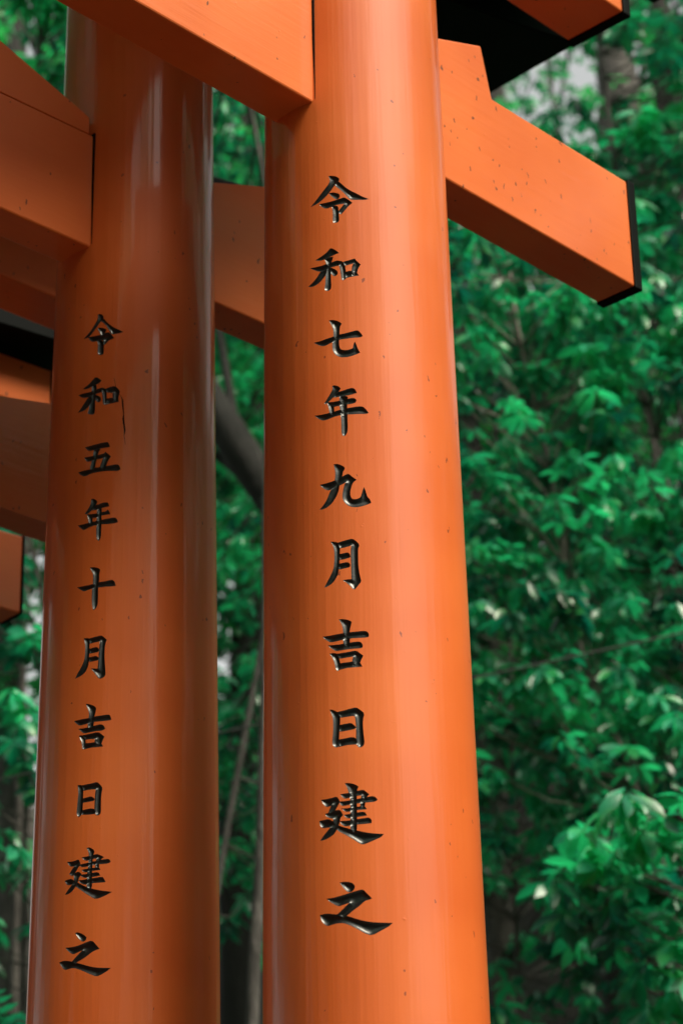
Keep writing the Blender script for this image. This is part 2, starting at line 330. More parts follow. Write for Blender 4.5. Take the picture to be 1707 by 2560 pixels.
# outlines of the carved strokes, in 0.1 mm: distance round the post, height above the ground
TEXT_R = [('令', [[-4022,34828,-3977,34822,-3897,34799,-3854,34764,-3850,34741,-3863,34716,-3926,34661,-3981,34593,-4045,34524,-4129,34460,-4214,34412,-4340,34389,-4261,34447,-4174,34533,-4099,34611,-4034,34675,-4001,34732,-4000,34772],[-3978,34746,-3863,34716,-3812,34660,-3744,34591,-3667,34536,-3583,34493,-3481,34434,-3383,34405,-3465,34390,-3568,34392,-3679,34398,-3721,34446,-3772,34512,-3840,34582,-3918,34651,-3930,34684],[-4022,34542,-3964,34544,-3894,34526,-3855,34499,-3847,34462,-3869,34429,-3904,34420,-3948,34458,-3992,34501],[-4190,34400,-4130,34393,-4029,34395,-3931,34406,-3825,34428,-3773,34438,-3731,34410,-3651,34343,-3707,34301,-3769,34235,-3831,34170,-3882,34203,-3847,34252,-3802,34301,-3775,34338,-3853,34337,-3933,34330,-3995,34309,-4076,34299,-4140,34337],[-3977,34324,-3924,34320,-3880,34305,-3873,34255,-3870,34166,-3865,34076,-3881,34047,-3920,34044,-3960,34054,-3963,34108,-3957,34187,-3965,34268]]),
('和', [[-4003,33641,-3963,33622,-3912,33579,-3878,33547,-3948,33532,-4018,33508,-4090,33486,-4181,33474,-4265,33500,-4190,33525,-4116,33557,-4061,33594,-4025,33632],[-4363,33398,-4276,33388,-4155,33386,-4082,33401,-4002,33409,-3950,33422,-3898,33428,-3838,33408,-3873,33347,-3951,33344,-4021,33333,-4093,33312,-4147,33301,-4202,33304,-4277,33344],[-4104,33480,-4045,33495,-3974,33501,-3984,33450,-4007,33410,-4021,33360,-4014,33271,-4016,33141,-4009,33027,-4028,32978,-4081,32971,-4120,33004,-4101,33096,-4095,33199,-4093,33286,-4083,33371,-4087,33424],[-4074,33343,-4094,33234,-4149,33175,-4205,33126,-4280,33097,-4338,33094,-4396,33110,-4317,33154,-4250,33207,-4193,33281,-4156,33316],[-4021,33333,-3978,33313,-3926,33275,-3901,33237,-3919,33200,-3950,33183,-3989,33210,-4014,33245,-4040,33302],[-3898,33420,-3813,33397,-3788,33329,-3781,33258,-3775,33188,-3780,33119,-3827,33102,-3844,33126,-3851,33196,-3862,33284,-3878,33356],[-3813,33397,-3744,33408,-3676,33425,-3634,33434,-3610,33396,-3548,33341,-3587,33282,-3606,33213,-3611,33161,-3682,33164,-3689,33252,-3670,33329,-3653,33363,-3729,33346,-3788,33333],[-3799,33230,-3689,33245,-3614,33213,-3578,33165,-3641,33158,-3708,33149,-3776,33136,-3801,33130]]),
('七', [[-4054,32500,-3993,32496,-3925,32472,-3866,32431,-3860,32413,-3888,32382,-3894,32319,-3899,32251,-3907,32168,-3907,32100,-3895,32039,-3866,32010,-3800,31999,-3734,32007,-3692,32025,-3687,32063,-3678,32096,-3665,32123,-3646,32078,-3623,32009,-3591,31954,-3645,31930,-3728,31905,-3811,31895,-3885,31903,-3944,31936,-3985,31984,-4003,32037,-4007,32114,-3999,32181,-3984,32263,-3987,32349,-4016,32430],[-4311,32206,-4256,32201,-4174,32204,-4085,32221,-3998,32231,-3895,32255,-3803,32262,-3703,32284,-3616,32301,-3580,32262,-3544,32211,-3581,32190,-3688,32190,-3788,32184,-3905,32176,-3973,32164,-4042,32145,-4104,32122,-4166,32118,-4238,32154]]),
('年', [[-4018,31481,-3978,31479,-3928,31456,-3897,31427,-3912,31396,-3955,31351,-3997,31316,-4049,31274,-4084,31247,-4127,31222,-4149,31230,-4109,31285,-4065,31343,-4025,31403,-4012,31435],[-3988,31356,-3938,31370,-3854,31385,-3772,31406,-3723,31414,-3682,31396,-3655,31337,-3708,31323,-3790,31308,-3872,31304,-3956,31298,-4015,31302],[-4110,31243,-4024,31229,-3924,31235,-3824,31245,-3759,31256,-3702,31260,-3670,31238,-3662,31213,-3687,31185,-3753,31173,-3818,31170,-3908,31167,-3992,31158,-4017,31153,-4068,31186],[-4110,31239,-4016,31219,-4004,31160,-4001,31110,-3998,31043,-4045,31034,-4070,31054,-4073,31121,-4089,31190],[-4316,31084,-4236,31070,-4130,31069,-4027,31076,-3910,31097,-3795,31110,-3689,31123,-3588,31128,-3544,31102,-3488,31032,-3514,31015,-3635,31018,-3756,31016,-3878,31023,-3995,31010,-4097,30985,-4166,30977,-4228,31006],[-3905,31312,-3840,31305,-3791,31283,-3796,31234,-3806,31152,-3804,31045,-3803,30921,-3801,30823,-3810,30750,-3836,30707,-3864,30699,-3888,30725,-3891,30807,-3892,30930,-3898,31055,-3913,31164,-3915,31247]]),
('九', [[-4019,30295,-3964,30292,-3902,30262,-3859,30227,-3857,30209,-3886,30172,-3897,30112,-3920,30053,-3939,29985,-3954,29899,-3991,29816,-4056,29729,-4130,29680,-4196,29662,-4253,29664,-4185,29717,-4128,29794,-4090,29884,-4043,29964,-4010,30038,-3996,30124,-3998,30204],[-4242,30030,-4171,30029,-4087,30037,-3996,30054,-3915,30087,-3852,30116,-3804,30131,-3765,30091,-3690,30033,-3741,30001,-3769,29933,-3788,29864,-3785,29803,-3760,29753,-3704,29745,-3639,29764,-3616,29820,-3597,29880,-3583,29920,-3563,29862,-3540,29775,-3506,29744,-3486,29692,-3543,29666,-3629,29641,-3706,29632,-3784,29646,-3844,29686,-3886,29742,-3896,29804,-3888,29882,-3864,29968,-3846,30010,-3917,29978,-3998,29957,-4071,29929,-4117,29925,-4181,29965]]),
('月', [[-4088,29171,-4021,29157,-3973,29138,-3952,29066,-3956,28973,-3965,28863,-3976,28762,-3986,28695,-4022,28632,-4067,28579,-4140,28539,-4190,28531,-4148,28600,-4101,28669,-4055,28755,-4036,28838,-4030,28939,-4032,29043,-4049,29114],[-3986,29139,-3916,29152,-3837,29166,-3768,29177,-3718,29140,-3667,29081,-3695,29027,-3693,28924,-3696,28822,-3686,28703,-3671,28617,-3655,28561,-3699,28508,-3751,28452,-3784,28467,-3817,28516,-3876,28568,-3918,28595,-3858,28598,-3790,28600,-3791,28743,-3792,28871,-3794,28999,-3783,29084,-3865,29065,-3961,29055],[-3980,28971,-3910,28976,-3841,28986,-3812,28958,-3801,28923,-3834,28904,-3903,28894,-3964,28892,-3999,28922],[-3983,28835,-3913,28840,-3844,28847,-3815,28822,-3807,28791,-3829,28772,-3906,28762,-3967,28754,-4002,28782]]),
('吉', [[-3986,28049,-3922,28045,-3844,28023,-3805,27994,-3819,27948,-3836,27890,-3840,27813,-3834,27753,-3842,27694,-3852,27644,-3930,27651,-3924,27719,-3929,27787,-3924,27864,-3929,27933,-3954,28004],[-4232,27843,-4141,27837,-4032,27842,-3926,27847,-3822,27852,-3718,27856,-3612,27860,-3578,27834,-3567,27791,-3593,27770,-3703,27770,-3832,27771,-3928,27762,-4034,27749,-4111,27745,-4179,27791],[-4154,27706,-4053,27698,-3929,27698,-3825,27710,-3705,27716,-3667,27691,-3657,27644,-3681,27624,-3792,27624,-3896,27622,-3983,27615,-4041,27616,-4107,27665],[-4129,27592,-4073,27590,-4002,27566,-3994,27506,-3978,27436,-3970,27368,-4019,27344,-4041,27368,-4053,27437,-4078,27517],[-4028,27573,-3931,27575,-3827,27584,-3746,27591,-3708,27557,-3656,27519,-3685,27463,-3708,27405,-3721,27380,-3806,27394,-3804,27462,-3794,27516,-3898,27508,-3994,27501],[-4004,27435,-3899,27438,-3796,27444,-3703,27423,-3670,27370,-3755,27366,-3849,27368,-3936,27360,-4019,27341,-4027,27391]]),
('日', [[-4140,26823,-4086,26808,-4030,26771,-3991,26725,-3997,26635,-4008,26512,-4019,26390,-4012,26315,-4051,26299,-4095,26325,-4109,26376,-4096,26482,-4090,26605,-4093,26705,-4114,26766],[-4043,26773,-3947,26783,-3844,26802,-3764,26813,-3718,26777,-3657,26729,-3684,26635,-3684,26527,-3673,26403,-3667,26329,-3688,26289,-3726,26270,-3763,26293,-3778,26351,-3774,26466,-3773,26582,-3783,26682,-3795,26707,-3897,26699,-4001,26693],[-4020,26596,-3933,26599,-3848,26610,-3815,26585,-3770,26540,-3816,26523,-3901,26513,-3987,26505,-4030,26523],[-4032,26399,-3937,26405,-3819,26420,-3761,26375,-3754,26317,-3838,26319,-3922,26318,-3999,26305,-4042,26310]]),
('建', [[-3943,25811,-3884,25808,-3807,25783,-3761,25752,-3784,25706,-3791,25631,-3789,25519,-3791,25406,-3791,25294,-3796,25183,-3821,25147,-3859,25150,-3877,25189,-3875,25300,-3873,25412,-3872,25524,-3873,25618,-3896,25696,-3909,25753],[-4007,25671,-3936,25673,-3867,25679,-3790,25692,-3698,25709,-3665,25681,-3622,25644,-3657,25615,-3673,25560,-3681,25513,-3690,25466,-3737,25469,-3740,25534,-3724,25609,-3724,25637,-3810,25633,-3878,25619,-3937,25607,-3976,25628],[-4022,25576,-3938,25575,-3850,25579,-3753,25592,-3648,25610,-3562,25619,-3520,25589,-3514,25570,-3555,25547,-3650,25542,-3764,25536,-3870,25529,-3968,25514,-4007,25532],[-3987,25479,-3891,25479,-3794,25486,-3689,25493,-3657,25454,-3719,25449,-3814,25450,-3911,25431,-3960,25448],[-3966,25397,-3873,25400,-3777,25413,-3686,25420,-3659,25370,-3721,25363,-3816,25357,-3903,25345,-3937,25362],[-4026,25319,-3914,25315,-3798,25323,-3702,25334,-3626,25340,-3597,25305,-3600,25272,-3647,25264,-3771,25261,-3876,25252,-3954,25247,-3993,25274],[-4286,25635,-4209,25630,-4126,25636,-4065,25647,-4036,25615,-4017,25571,-4058,25515,-4099,25454,-4186,25442,-4160,25499,-4128,25551,-4149,25535,-4206,25529,-4247,25568],[-4228,25443,-4181,25446,-4109,25464,-4023,25470,-3999,25433,-3978,25394,-4015,25369,-4026,25314,-4042,25270,-4073,25208,-4114,25157,-4176,25128,-4239,25106,-4308,25102,-4248,25166,-4195,25214,-4153,25255,-4122,25316,-4111,25362,-4141,25375,-4177,25386,-4213,25413],[-4317,25361,-4245,25363,-4177,25366,-4122,25326,-4072,25282,-3993,25241,-3916,25215,-3858,25192,-3773,25172,-3669,25144,-3566,25129,-3440,25122,-3482,25085,-3568,25049,-3644,25018,-3720,24992,-3785,25029,-3860,25085,-3946,25139,-4034,25189,-4083,25232,-4143,25261,-4268,25260,-4300,25295]]),
('之', [[-4038,24529,-3978,24532,-3892,24517,-3845,24482,-3839,24450,-3865,24406,-3913,24390,-3960,24423,-3998,24472],[-4227,24343,-4128,24342,-4010,24359,-3875,24389,-3790,24410,-3729,24414,-3697,24378,-3620,24299,-3662,24286,-3718,24270,-3776,24219,-3842,24178,-3919,24125,-3967,24088,-3996,24055,-4083,24126,-4013,24174,-3955,24223,-3911,24260,-3983,24248,-4051,24227,-4110,24256,-4169,24295],[-4325,24150,-4222,24154,-4112,24130,-4005,24110,-3920,24084,-3808,24040,-3697,24008,-3568,23990,-3356,23986,-3422,23940,-3507,23895,-3590,23852,-3646,23837,-3719,23865,-3810,23923,-3903,23975,-3997,24014,-4085,24018,-4164,24005,-4220,23998,-4276,24042,-4306,24091]])]
TEXT_L = [('令', [[-3807,34319,-3760,34317,-3719,34290,-3697,34248,-3703,34215,-3756,34182,-3810,34116,-3883,34038,-3949,33978,-4008,33959,-4081,33960,-4000,34007,-3923,34073,-3858,34151,-3813,34218,-3796,34257],[-3758,34233,-3699,34227,-3648,34164,-3594,34110,-3515,34046,-3429,34000,-3349,33959,-3428,33945,-3495,33936,-3555,33938,-3583,33994,-3628,34076,-3683,34144,-3743,34190],[-3804,34088,-3735,34075,-3654,34038,-3644,34019,-3670,33973,-3686,33933,-3740,33942,-3760,33996,-3784,34043],[-3988,33966,-3899,33957,-3768,33951,-3678,33965,-3604,33980,-3555,33932,-3504,33871,-3570,33849,-3621,33814,-3673,33771,-3709,33802,-3693,33850,-3729,33864,-3802,33865,-3887,33860,-3946,33909],[-3812,33880,-3757,33877,-3692,33824,-3686,33764,-3684,33689,-3682,33630,-3713,33609,-3758,33617,-3791,33648,-3789,33724,-3786,33799]]),
('和', [[-3816,33252,-3755,33216,-3705,33170,-3744,33140,-3816,33120,-3890,33102,-3976,33088,-4062,33106,-3988,33132,-3921,33166,-3865,33213],[-4149,33026,-4044,33026,-3916,33016,-3813,33028,-3742,33048,-3671,33045,-3687,32981,-3757,32972,-3848,32960,-3923,32943,-4011,32943,-4083,32975],[-3882,33133,-3802,33121,-3789,33065,-3803,33001,-3810,32920,-3817,32839,-3813,32714,-3815,32649,-3847,32627,-3903,32647,-3947,32669,-3925,32738,-3918,32819,-3893,32912,-3882,33000,-3881,33067],[-3894,32954,-3882,32868,-3927,32796,-3993,32745,-4073,32733,-4153,32734,-4086,32785,-4027,32844,-3979,32899,-3942,32939],[-3811,32953,-3756,32922,-3710,32886,-3709,32844,-3735,32816,-3771,32826,-3808,32870,-3837,32917],[-3711,33051,-3627,33026,-3612,32954,-3610,32863,-3595,32771,-3629,32755,-3664,32772,-3676,32856,-3686,32965],[-3636,33023,-3559,33039,-3480,33055,-3425,33010,-3386,32958,-3398,32909,-3413,32852,-3408,32786,-3495,32793,-3505,32876,-3506,32946,-3617,32959],[-3614,32855,-3504,32860,-3421,32828,-3399,32786,-3486,32776,-3569,32764,-3620,32757]]),
('五', [[-3982,32116,-3888,32115,-3783,32122,-3666,32131,-3572,32133,-3551,32101,-3534,32053,-3614,32046,-3713,32044,-3798,32039,-3885,32034,-3941,32072],[-3807,32045,-3713,32048,-3696,32022,-3724,31995,-3740,31943,-3759,31869,-3778,31794,-3784,31725,-3875,31719,-3860,31794,-3840,31868,-3821,31942],[-3990,31948,-3909,31944,-3812,31936,-3727,31941,-3628,31947,-3608,31975,-3563,31935,-3514,31891,-3545,31847,-3575,31789,-3598,31729,-3613,31700,-3700,31712,-3681,31779,-3658,31838,-3647,31883,-3725,31879,-3827,31869,-3925,31865,-3958,31904],[-4102,31732,-4003,31735,-3884,31729,-3772,31739,-3647,31739,-3526,31741,-3401,31757,-3369,31718,-3354,31678,-3391,31649,-3485,31657,-3604,31668,-3719,31668,-3856,31665,-3917,31646,-3976,31640,-4049,31680]]),
('年', [[-3829,31244,-3786,31240,-3739,31202,-3723,31172,-3754,31135,-3794,31088,-3836,31050,-3887,31014,-3945,31025,-3898,31077,-3856,31130,-3832,31187],[-3796,31127,-3721,31134,-3631,31152,-3556,31153,-3535,31122,-3519,31086,-3590,31082,-3670,31069,-3735,31060,-3819,31062],[-3904,31009,-3817,30997,-3717,30992,-3652,31006,-3572,31004,-3545,31036,-3521,30999,-3504,30961,-3586,30956,-3667,30954,-3731,30933,-3798,30933,-3877,30966],[-3900,31005,-3808,30976,-3802,30922,-3801,30876,-3803,30831,-3872,30843,-3870,30904],[-4074,30868,-3971,30863,-3864,30865,-3746,30875,-3632,30878,-3522,30889,-3421,30900,-3394,30868,-3374,30829,-3427,30809,-3535,30806,-3647,30815,-3744,30814,-3845,30804,-3906,30785,-3959,30771,-4015,30816],[-3719,31092,-3646,31081,-3644,31035,-3650,30945,-3644,30853,-3646,30777,-3647,30664,-3653,30589,-3684,30554,-3717,30590,-3728,30675,-3723,30788,-3726,30879,-3725,30986]]),
('十', [[-3818,30152,-3735,30143,-3672,30117,-3643,30089,-3661,30033,-3661,29959,-3664,29894,-3675,29821,-3674,29723,-3671,29608,-3682,29528,-3734,29477,-3758,29522,-3772,29622,-3773,29737,-3771,29818,-3760,29891,-3758,29973,-3761,30043,-3793,30102],[-4050,29885,-3952,29879,-3837,29878,-3737,29883,-3657,29901,-3553,29900,-3452,29918,-3410,29887,-3389,29824,-3467,29817,-3569,29821,-3673,29821,-3762,29821,-3835,29812,-3920,29795,-3991,29846]]),
('月', [[-3892,29065,-3820,29057,-3793,29040,-3795,28960,-3795,28840,-3796,28719,-3807,28641,-3841,28558,-3913,28507,-4033,28480,-3991,28545,-3936,28615,-3887,28694,-3866,28771,-3859,28874,-3865,28971,-3879,29022],[-3811,29047,-3713,29057,-3601,29072,-3558,29036,-3511,28995,-3534,28945,-3545,28850,-3543,28729,-3533,28624,-3524,28528,-3519,28464,-3559,28428,-3614,28413,-3662,28470,-3707,28531,-3752,28584,-3647,28570,-3637,28659,-3632,28778,-3626,28874,-3620,28986,-3702,28979,-3795,28968],[-3806,28889,-3735,28895,-3665,28901,-3629,28858,-3642,28827,-3715,28820,-3786,28818,-3809,28842],[-3802,28760,-3731,28762,-3679,28769,-3626,28725,-3642,28699,-3711,28696,-3782,28692,-3810,28713]]),
('吉', [[-3828,28066,-3765,28049,-3692,28015,-3654,27978,-3664,27927,-3680,27872,-3687,27808,-3689,27744,-3701,27688,-3782,27699,-3784,27764,-3772,27835,-3765,27890,-3771,27948,-3801,28017],[-4027,27840,-3926,27842,-3777,27844,-3670,27854,-3567,27860,-3449,27867,-3427,27834,-3414,27789,-3497,27778,-3616,27780,-3721,27780,-3839,27763,-3928,27758,-3983,27800],[-3943,27708,-3846,27704,-3728,27708,-3632,27725,-3572,27730,-3529,27708,-3507,27662,-3544,27640,-3630,27640,-3735,27636,-3843,27627,-3892,27667],[-3928,27608,-3861,27602,-3822,27544,-3811,27486,-3809,27413,-3850,27391,-3865,27430,-3877,27504,-3902,27556],[-3871,27603,-3752,27606,-3612,27621,-3568,27586,-3515,27542,-3541,27496,-3557,27449,-3560,27417,-3659,27435,-3664,27475,-3657,27527,-3750,27534,-3831,27533],[-3820,27479,-3730,27471,-3643,27473,-3556,27441,-3532,27403,-3623,27403,-3728,27407,-3836,27393,-3864,27413]]),
('日', [[-3928,26882,-3855,26871,-3830,26804,-3832,26702,-3832,26584,-3833,26482,-3855,26438,-3891,26416,-3929,26457,-3924,26558,-3914,26675,-3908,26784],[-3864,26868,-3765,26871,-3678,26876,-3610,26888,-3558,26837,-3524,26791,-3543,26718,-3546,26632,-3543,26514,-3544,26436,-3572,26403,-3623,26419,-3641,26483,-3638,26601,-3635,26702,-3628,26788,-3728,26795,-3839,26786],[-3849,26673,-3768,26678,-3699,26692,-3642,26644,-3654,26622,-3740,26619,-3833,26612,-3852,26634],[-3852,26501,-3772,26510,-3676,26514,-3624,26482,-3623,26435,-3700,26431,-3778,26438,-3846,26445]]),
('建', [[-3747,25957,-3700,25958,-3642,25920,-3625,25892,-3640,25850,-3652,25773,-3654,25670,-3654,25575,-3654,25489,-3651,25386,-3683,25363,-3732,25385,-3730,25497,-3728,25583,-3711,25676,-3710,25779,-3707,25848,-3718,25910],[-3824,25831,-3755,25832,-3659,25839,-3584,25854,-3528,25828,-3482,25803,-3518,25780,-3540,25755,-3553,25704,-3547,25661,-3607,25666,-3604,25726,-3587,25794,-3658,25791,-3734,25773,-3778,25787],[-3866,25729,-3791,25736,-3694,25743,-3582,25758,-3490,25769,-3409,25773,-3380,25738,-3408,25713,-3507,25710,-3618,25710,-3712,25697,-3799,25690,-3840,25708],[-3823,25654,-3749,25658,-3654,25661,-3552,25661,-3528,25629,-3597,25626,-3672,25624,-3748,25611,-3787,25624],[-3841,25583,-3747,25585,-3652,25592,-3559,25597,-3529,25549,-3613,25541,-3689,25544,-3755,25534,-3805,25553],[-3874,25510,-3764,25509,-3631,25517,-3498,25528,-3475,25501,-3449,25453,-3537,25450,-3639,25453,-3714,25448,-3772,25443,-3822,25465],[-4077,25804,-3988,25792,-3925,25798,-3879,25808,-3857,25780,-3841,25734,-3880,25696,-3919,25641,-3949,25594,-3992,25596,-4025,25627,-3984,25677,-3943,25722,-4008,25728,-4042,25764],[-3950,25611,-3878,25640,-3816,25593,-3855,25563,-3874,25514,-3892,25465,-3932,25410,-3983,25366,-4036,25345,-4094,25346,-4049,25394,-4007,25430,-3955,25483,-3937,25540],[-4106,25541,-4044,25550,-3979,25546,-3935,25505,-3862,25470,-3781,25425,-3722,25393,-3627,25362,-3516,25333,-3351,25307,-3425,25276,-3496,25246,-3587,25222,-3652,25258,-3739,25314,-3829,25380,-3901,25428,-3955,25474,-4041,25468,-4082,25502]]),
('之', [[-3894,24784,-3849,24787,-3760,24743,-3714,24700,-3729,24664,-3767,24649,-3816,24681,-3857,24733],[-4055,24600,-3933,24591,-3814,24605,-3710,24636,-3626,24650,-3580,24600,-3515,24529,-3559,24523,-3631,24495,-3695,24450,-3769,24412,-3846,24383,-3884,24354,-3936,24394,-3868,24452,-3810,24496,-3773,24534,-3840,24516,-3919,24494,-3972,24524,-4016,24564],[-4160,24416,-4075,24426,-3957,24401,-3865,24368,-3786,24343,-3691,24308,-3580,24278,-3447,24262,-3346,24260,-3402,24222,-3471,24184,-3550,24156,-3632,24191,-3726,24236,-3833,24285,-3913,24311,-3985,24304,-4048,24296,-4105,24343]])]

# ------------------------------------------------------------------ torii gates
def seg_dist(P, poly):
    """distance of points P (n,2) to the closed outline poly (k,2)"""
    a = poly; b = np.roll(poly, -1, axis=0)
    d = b - a; L2 = (d**2).sum(1) + 1e-12
    t = np.clip(((P[:, None, :] - a[None])*d[None]).sum(2)/L2[None], 0, 1)
    q = a[None] + t[..., None]*d[None]
    return np.sqrt(((P[:, None, :]-q)**2).sum(2)).min(1)
def inside(P, poly):
    x, y = P[:, 0][:, None], P[:, 1][:, None]
    a = poly; b = np.roll(poly, -1, axis=0)
    c = ((a[:, 1][None] > y) != (b[:, 1][None] > y)) & (x < (b[:, 0]-a[:, 0])[None]*(y-a[:, 1][None])/((b[:, 1]-a[:, 1])[None]+1e-12) + a[:, 0][None])
    return c.sum(1) % 2 == 1
def smooth_poly(p):
    """one round of corner rounding that keeps sharp tips"""
    n = len(p); out = []
    for i in range(n):
        a, b, c = p[i-1], p[i], p[(i+1) % n]
        u = a-b; v = c-b
        lu, lv = np.linalg.norm(u), np.linalg.norm(v)
        if lu < 1e-9 or lv < 1e-9: continue
        cs = (u@v)/(lu*lv)
        if cs > -0.35: out.append(b)
        else:
            out.append(b + u*0.25); out.append(b + v*0.25)
    return np.array(out)

def grow(p, d):
    a = np.roll(p, 1, axis=0); b = np.roll(p, -1, axis=0)
    area = 0.5*(p[:, 0]*b[:, 1]-b[:, 0]*p[:, 1]).sum()
    t = b-a; t /= np.linalg.norm(t, axis=1)[:, None]+1e-9
    n = np.stack([t[:, 1], -t[:, 0]], 1)*(1 if area > 0 else -1)
    return p + n*d

def make_pillar(parent, lx, r_eye, taper, ztop, text=None, zlow=0.0):
    """tapered round post about the local vertical axis at x = lx; the characters are cut into it"""
    def rad(z): return r_eye + taper*(z-EYE)
    r0 = r_eye
    NC = 120; th = np.linspace(-math.pi, math.pi, NC+1)
    if text is None:
        zr = [zlow, ztop]
        V = [(lx+rad(z)*math.cos(t), rad(z)*math.sin(t), z) for z in zr for t in th[:-1]]
        Fq = [(k, (k+1) % NC, NC+(k+1) % NC, NC+k) for k in range(NC)]
        o = fast_mesh('pillar', np.array(V), np.array(Fq), M_POST, parent, True)
        return o
    polys = []
    for ch, st in text:
        polys.append([grow(smooth_poly(np.array(s, float).reshape(-1, 2)*1e-4), 0.00035) for s in st])
    allp = np.concatenate([p for g in polys for p in g])
    umin, umax = allp[:, 0].min()-0.01, allp[:, 0].max()+0.01
    vmin, vmax = allp[:, 1].min()-0.02, allp[:, 1].max()+0.02
    cols = th*r0
    i0 = np.searchsorted(cols, umin)-1; i1 = np.searchsorted(cols, umax)
    rows = list(np.arange(vmin, vmax, 0.012)); rows.append(vmax)
    zr = [zlow] + rows + [ztop]
    V = [(t*r0, z) for z in zr for t in th]      # NC+1 columns, unrolled
    Fq = []
    W = NC+1
    for j in range(len(zr)-1):
        for k in range(NC):
            if 1 <= j < len(zr)-2 and i0 <= k < i1: continue
            Fq.append((j*W+k, j*W+k+1, (j+1)*W+k+1, (j+1)*W+k))
    Vt = [Vector(v) for v in V]
    # the band that carries the writing: constrained triangulation, letters left open
    pts = []; edges = []; key = {}
    def add(p):
        k = (round(p[0], 6), round(p[1], 6))
        if k not in key: key[k] = len(pts); pts.append(Vector((k[0], k[1])))
        return key[k]
    ucols = [cols[k] for k in range(i0, i1+1)]
    for z in rows:
        for u in ucols: add((u, z))
    border = [add((u, rows[0])) for u in ucols] + [add((ucols[-1], z)) for z in rows[1:]] + \
             [add((u, rows[-1])) for u in ucols[::-1][1:]] + [add((ucols[0], z)) for z in rows[::-1][1:-1]]
    for a, b in zip(border, border[1:]+border[:1]): edges.append((a, b))
    for g in polys:
        for p in g:
            ids = [add(q) for q in p]
            for a, b in zip(ids, ids[1:]+ids[:1]):
                if a != b: edges.append((a, b))
    cv, ce, cf, _, _, _ = geometry.delaunay_2d_cdt(pts, edges, [], 0, 1e-7)
    cva = np.array([v[:] for v in cv]); tri = np.array([f for f in cf if len(f) == 3])
    cen = cva[tri].mean(1)
    ins = np.zeros(len(tri), bool)
    for g in polys:
        for p in g:
            lo, hi = p.min(0), p.max(0)
            near = np.where(((cen > lo) & (cen < hi)).all(1) & ~ins)[0]
            if len(near): ins[near] |= inside(cen[near], p)
    keep = tri[~ins]
    def roll(u, z, dep=0.0):
        a = u/r0; r = rad(z)-dep
        return (lx+r*math.cos(a), r*math.sin(a), z)
    verts = [roll(v[0], v[1]) for v in V] + [roll(v[0], v[1]) for v in cva]
    off = len(V)
    faces = Fq + [tuple(int(i)+off for i in f) for f in keep]
    me = bpy.data.meshes.new('pillar'); me.from_pydata(verts, [], faces)
    me.polygons.foreach_set('use_smooth', [True]*len(me.polygons))
    nr = [Vector((v[0]-lx, v[1], -taper*math.hypot(v[0]-lx, v[1]))).normalized() for v in verts]
    me.normals_split_custom_set_from_vertices([n[:] for n in nr])
    me.update()
    pil = mesh_obj('pillar', me, M_POST, parent)
    # the carved, black-lacquered grooves
    for (ch, st), g in zip(text, polys):
        gp = np.concatenate(g); lo, hi = gp.min(0), gp.max(0)
        step = 0.00105
        gx, gy = np.meshgrid(np.arange(lo[0], hi[0], step), np.arange(lo[1], hi[1], step))
        Q = np.stack([gx.ravel(), gy.ravel()], 1)
        okk = np.zeros(len(Q), bool); dmin = np.full(len(Q), 9.0)
        for p in g:
            okk |= inside(Q, p); dmin = np.minimum(dmin, seg_dist(Q, p))
        Q = Q[okk & (dmin > 0.0003)]
        pts = []; edges = []; key = {}
        for p in g:
            ids = [add2(pts, key, q) for q in p]
            for a, b in zip(ids, ids[1:]+ids[:1]):
                if a != b: edges.append((a, b))
        for q in Q: add2(pts, key, q)
        cv, ce, cf, _, _, _ = geometry.delaunay_2d_cdt(pts, edges, [], 0, 1e-7)
        ca = np.array([v[:] for v in cv]); tri = np.array([f for f in cf if len(f) == 3])
        cen = ca[tri].mean(1); ins = np.zeros(len(tri), bool)
        dep = np.zeros(len(ca))
        for p in g:
            ins |= inside(cen, p)
            d = seg_dist(ca, p); d[~inside(ca, p)] = 0; d[d < 2e-5] = 0
            dep = np.maximum(dep, 0.0045*(1-np.exp(-d/0.0036)))
        tri = tri[ins]
        used = np.unique(tri); re = -np.ones(len(ca), int); re[used] = np.arange(len(used))
        vv = [roll(ca[i][0], ca[i][1], dep[i]) for i in used]
        me = bpy.data.meshes.new('carved_character'); me.from_pydata(vv, [], [tuple(int(k) for k in re[t]) for t in tri])
        me.polygons.foreach_set('use_smooth', [True]*len(me.polygons)); me.update()
        o = mesh_obj('carved_character', me, M_INK, pil)
        o['label'] = 'carved character %s in glossy black' % ch
    return pil
def add2(pts, key, p):
    k = (round(float(p[0]), 6), round(float(p[1]), 6))
    if k not in key: key[k] = len(pts); pts.append(Vector(k))
    return key[k]

